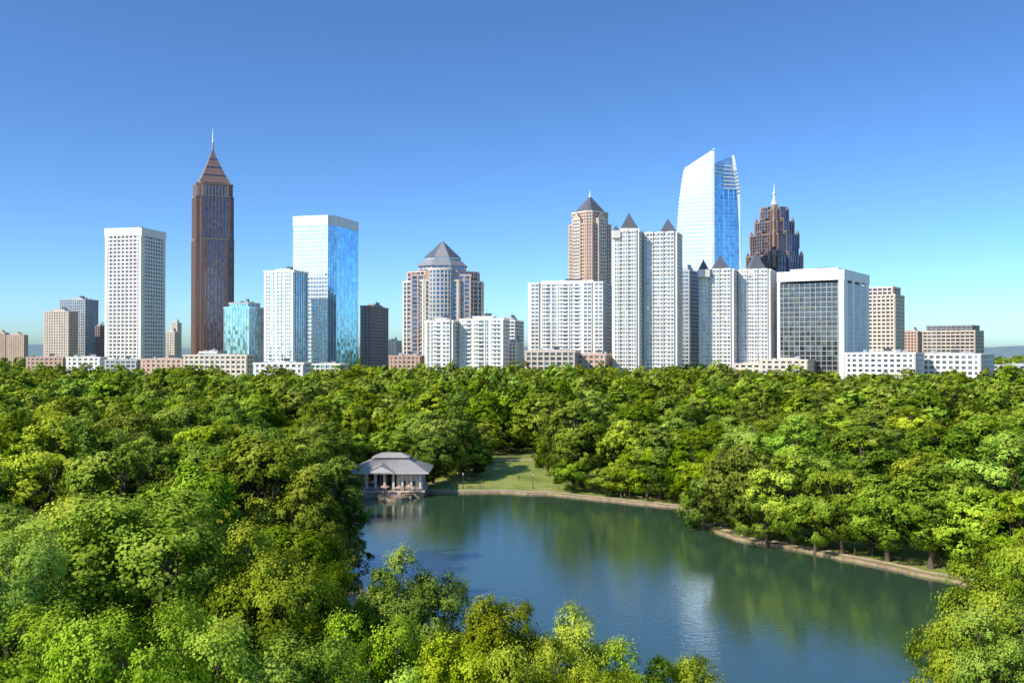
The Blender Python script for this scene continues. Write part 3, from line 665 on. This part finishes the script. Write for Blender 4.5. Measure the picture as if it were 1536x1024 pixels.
def put(x,y,ztop,r,parent=None,name='deciduous_tree',h=None):
    dd=math.hypot(x,y); T=T0 if dd<125 else T1 if dd<340 else T2
    o=D.objects.new(name,random.choice(T)); h=hz(x,y) if h is None else h
    o.location=(x,y,h-.1); hh=(ztop-h)/22.0
    o.scale=(r/8.0*random.uniform(.88,1.12),r/8.0*random.uniform(.88,1.12),hh); o.rotation_euler=(random.uniform(-.07,.07),random.uniform(-.07,.07),random.uniform(0,6.28))
    link(o,parent); return o
placed=[]
def man(px,ytop,d,r):
    x=(px-CX)/F*d; put(x,d,zt(ytop,d),r); placed.append((x,d,r))
for a in [(240,690,84,12),(85,715,82,9),(0,750,72,7),(395,760,80,7.8),(60,850,58,6.5),(190,850,56,6.5),(330,860,58,6.5),(460,818,84,7),(450,900,60,6),
          (545,842,92,5),(622,798,88,6.8),(560,885,68,6),(735,840,80,6),(665,888,64,5.6),(760,910,62,5.2),(855,880,76,5.8),(860,953,60,4.5),(600,945,54,5),(720,968,52,5),(950,930,72,4.7),(1018,942,74,4.9),(930,988,60,3.8),
          (1508,785,92,7.2),(1580,765,100,7.5),(1545,870,76,6.2),
          (400,625,165,12),(492,668,180,9.2),(450,690,150,8),(515,785,168,5),(170,645,150,10.5),(60,610,165,12),(290,664,140,9.5),
          (872,594,284,12.5),(945,612,271,9.5),(990,630,263,9),(668,600,304,10.5),(650,632,293,7.5),(712,655,303,6.5),(690,640,318,8),(640,690,288,3.5),(590,636,308,9),(535,640,304,9),(822,648,302,7),(760,640,352,9),(800,630,360,9),(725,625,345,9),
          (1035,640,254,8.8),(1066,668,236,8),(1056,705,222,5),(1118,646,211,10.5),(1190,662,203,9.4),(1262,690,194,8),(1150,712,204,6.5),(1222,715,196,6),(1330,700,187,8.8),(1395,682,181,10.4),(1462,712,174,8),(1505,640,190,10.5),(1300,630,228,12),(1420,620,225,11.5),(1190,615,245,12),(1540,715,168,8)]:
    man(*a)
rg=np.random.default_rng(5)
# overhanging shoreline trees along the right-hand banks
last=None
for i,(x,y) in enumerate(LKo):
    a=Vector(LKo[i-1]);b_=Vector(LKo[(i+1)%len(LKo)]);t=(b_-a).normalized();nn=Vector((-t.y,t.x))
    z1_=(x>14 and y>226); z2_=(x>42 and 192<y<=226); z3_=(x>60 and 160<y<=192)
    if not(z1_ or z2_ or z3_): continue
    if last is not None and (last-Vector((x,y))).length<last_gap: continue
    last=Vector((x,y)); last_gap=rg.uniform(6,12)
    off=rg.uniform(3.4,5.4) if not z3_ else rg.uniform(5.5,7.5)
    q=last+nn*off; r=rg.uniform(4.6,7.4); put(q.x,q.y,rg.uniform(9,18),r); placed.append((q.x,q.y,r*.7))
cand=[]
y=44.
while y<690:
    st=13.5
    for x in np.arange(-y*.66-40,y*.66+40,st): cand.append((x+rg.uniform(-6,6),y+rg.uniform(-6,6)))
    y+=st
cand=np.array(cand); sdc=sdist(cand[:,0],cand[:,1]); hc=height(cand[:,0],cand[:,1]); cnt=0
for (x,y),sd,h in zip(cand,sdc,hc):
    if sd<5: continue
    if y<112 and -.21*y-3<x<.56*y+6: continue
    if 105<y<270 and x<20 and x+9>(-.145*y if y<190 else -.162*y): continue
    if -48<x<-16 and 262<y<292: continue
    if 270<y<343 and -10<x<15: continue
    if any((x-a)**2+(y-b_)**2<(r*.62+3.8)**2 for a,b_,r in placed): continue
    dd=math.hypot(x,y); 
    grove=noise.noise(Vector((x*.018,y*.018,3)))
    ht=rg.uniform(12.5,20)+4.5*grove
    big=rg.random()<.33
    if big: ht+=rg.uniform(2.5,6)
    if dd>430: ht=min(ht,21)+ (4 if -.14*y<x<.22*y else 0)+(rg.uniform(2,6) if rg.random()<.12 else 0)
    r=rg.uniform(6.0,8.6)+(3.2 if big else 0)
    put(x,y,h+ht+(1.5 if x<0 and dd<400 else 0),r,canopy if dd>170 else None,'tree' if dd>170 else 'deciduous_tree',float(h)); cnt+=1
far=link(D.objects.new('city_tree_canopy',None))
FA=np.array(FOOT)
for _ in range(1400):
    y=690+1700*rg.random()**1.3;x=rg.uniform(-.6,.6)*y
    if np.any(np.hypot(FA[:,0]-x,FA[:,1]-y)<FA[:,2]*.8+7): continue
    o=D.objects.new('tree',random.choice(T2));o.location=(x,y,6);sc_=rg.uniform(.65,1.1);o.scale=(sc_*1.3,sc_*1.3,sc_*1.05 if y<1200 else sc_*1.1);o.rotation_euler=(0,0,rg.uniform(0,6.28));link(o,far)
print('trees',cnt)
V=[];Fc=[];nn_=160
for i in range(nn_+1):
    a=math.radians(-50+100*i/nn_);r=6500
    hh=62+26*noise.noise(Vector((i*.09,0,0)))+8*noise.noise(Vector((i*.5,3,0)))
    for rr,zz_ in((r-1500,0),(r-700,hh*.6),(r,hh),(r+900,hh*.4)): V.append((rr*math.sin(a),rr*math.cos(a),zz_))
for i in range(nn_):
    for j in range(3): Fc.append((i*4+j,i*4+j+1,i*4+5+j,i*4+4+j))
me=D.meshes.new('distant_hills');me.from_pydata(V,[],Fc);M['hill']=wall('hazy_hill_forest',(.20,.28,.29),1,.2,.01);me.materials.append(M['hill']);link(D.objects.new('distant_hills',me))  # distance haze painted into the hills as a bluish base colour
# ------------------------------------------------------------ sky, sun, camera
w=D.worlds.new('World');scn.world=w;w.use_nodes=True;nt=w.node_tree;bg=nt.nodes['Background']
sky=N(nt,'ShaderNodeTexSky',sky_type='NISHITA');sky.sun_disc=False
EL=math.radians(36);AZ=math.radians(55)
sky.sun_elevation=EL;sky.sun_rotation=math.pi+AZ;sky.altitude=100;sky.air_density=1.0;sky.dust_density=.9;sky.ozone_density=3
tc=N(nt,'ShaderNodeTexCoord');vm=N(nt,'ShaderNodeVectorMath',operation='MULTIPLY');vm.inputs[1].default_value=(1,1,1.7)
nt.links.new(tc.outputs['Generated'],vm.inputs[0]);vn=N(nt,'ShaderNodeVectorMath',operation='NORMALIZE');nt.links.new(vm.outputs[0],vn.inputs[0]);nt.links.new(vn.outputs[0],sky.inputs[0])
tm=N(nt,'ShaderNodeVectorMath',operation='MULTIPLY');tm.inputs[1].default_value=tuple(.15*x for x in (.82,1.08,1.30))
nt.links.new(sky.outputs[0],tm.inputs[0])
gm=N(nt,'ShaderNodeGamma');gm.inputs[1].default_value=1.15;nt.links.new(tm.outputs[0],gm.inputs[0])
ts=N(nt,'ShaderNodeVectorMath',operation='SCALE');ts.inputs['Scale'].default_value=1.16/.15;nt.links.new(gm.outputs[0],ts.inputs[0])
nt.links.new(ts.outputs[0],bg.inputs[0]);bg.inputs[1].default_value=.15
sl=D.lights.new('sun','SUN');sl.energy=5.0;sl.angle=math.radians(.5);sl.color=(1,.93,.80)
so=link(D.objects.new('sun',sl));S=Vector((-math.sin(AZ)*math.cos(EL),-math.cos(AZ)*math.cos(EL),math.sin(EL)));so.rotation_euler=S.to_track_quat('Z','Y').to_euler();so.location=(0,-50,200)
cam=D.cameras.new('camera');cam.lens=35;cam.sensor_width=36;cam.clip_end=30000;cam.clip_start=1
co=link(D.objects.new('camera',cam));co.location=(0,0,CAMZ);co.rotation_euler=(math.radians(90+math.degrees(math.atan(13/F))),0,0);scn.camera=co
scn.view_settings.view_transform='Standard';scn.view_settings.look='None';scn.view_settings.exposure=0
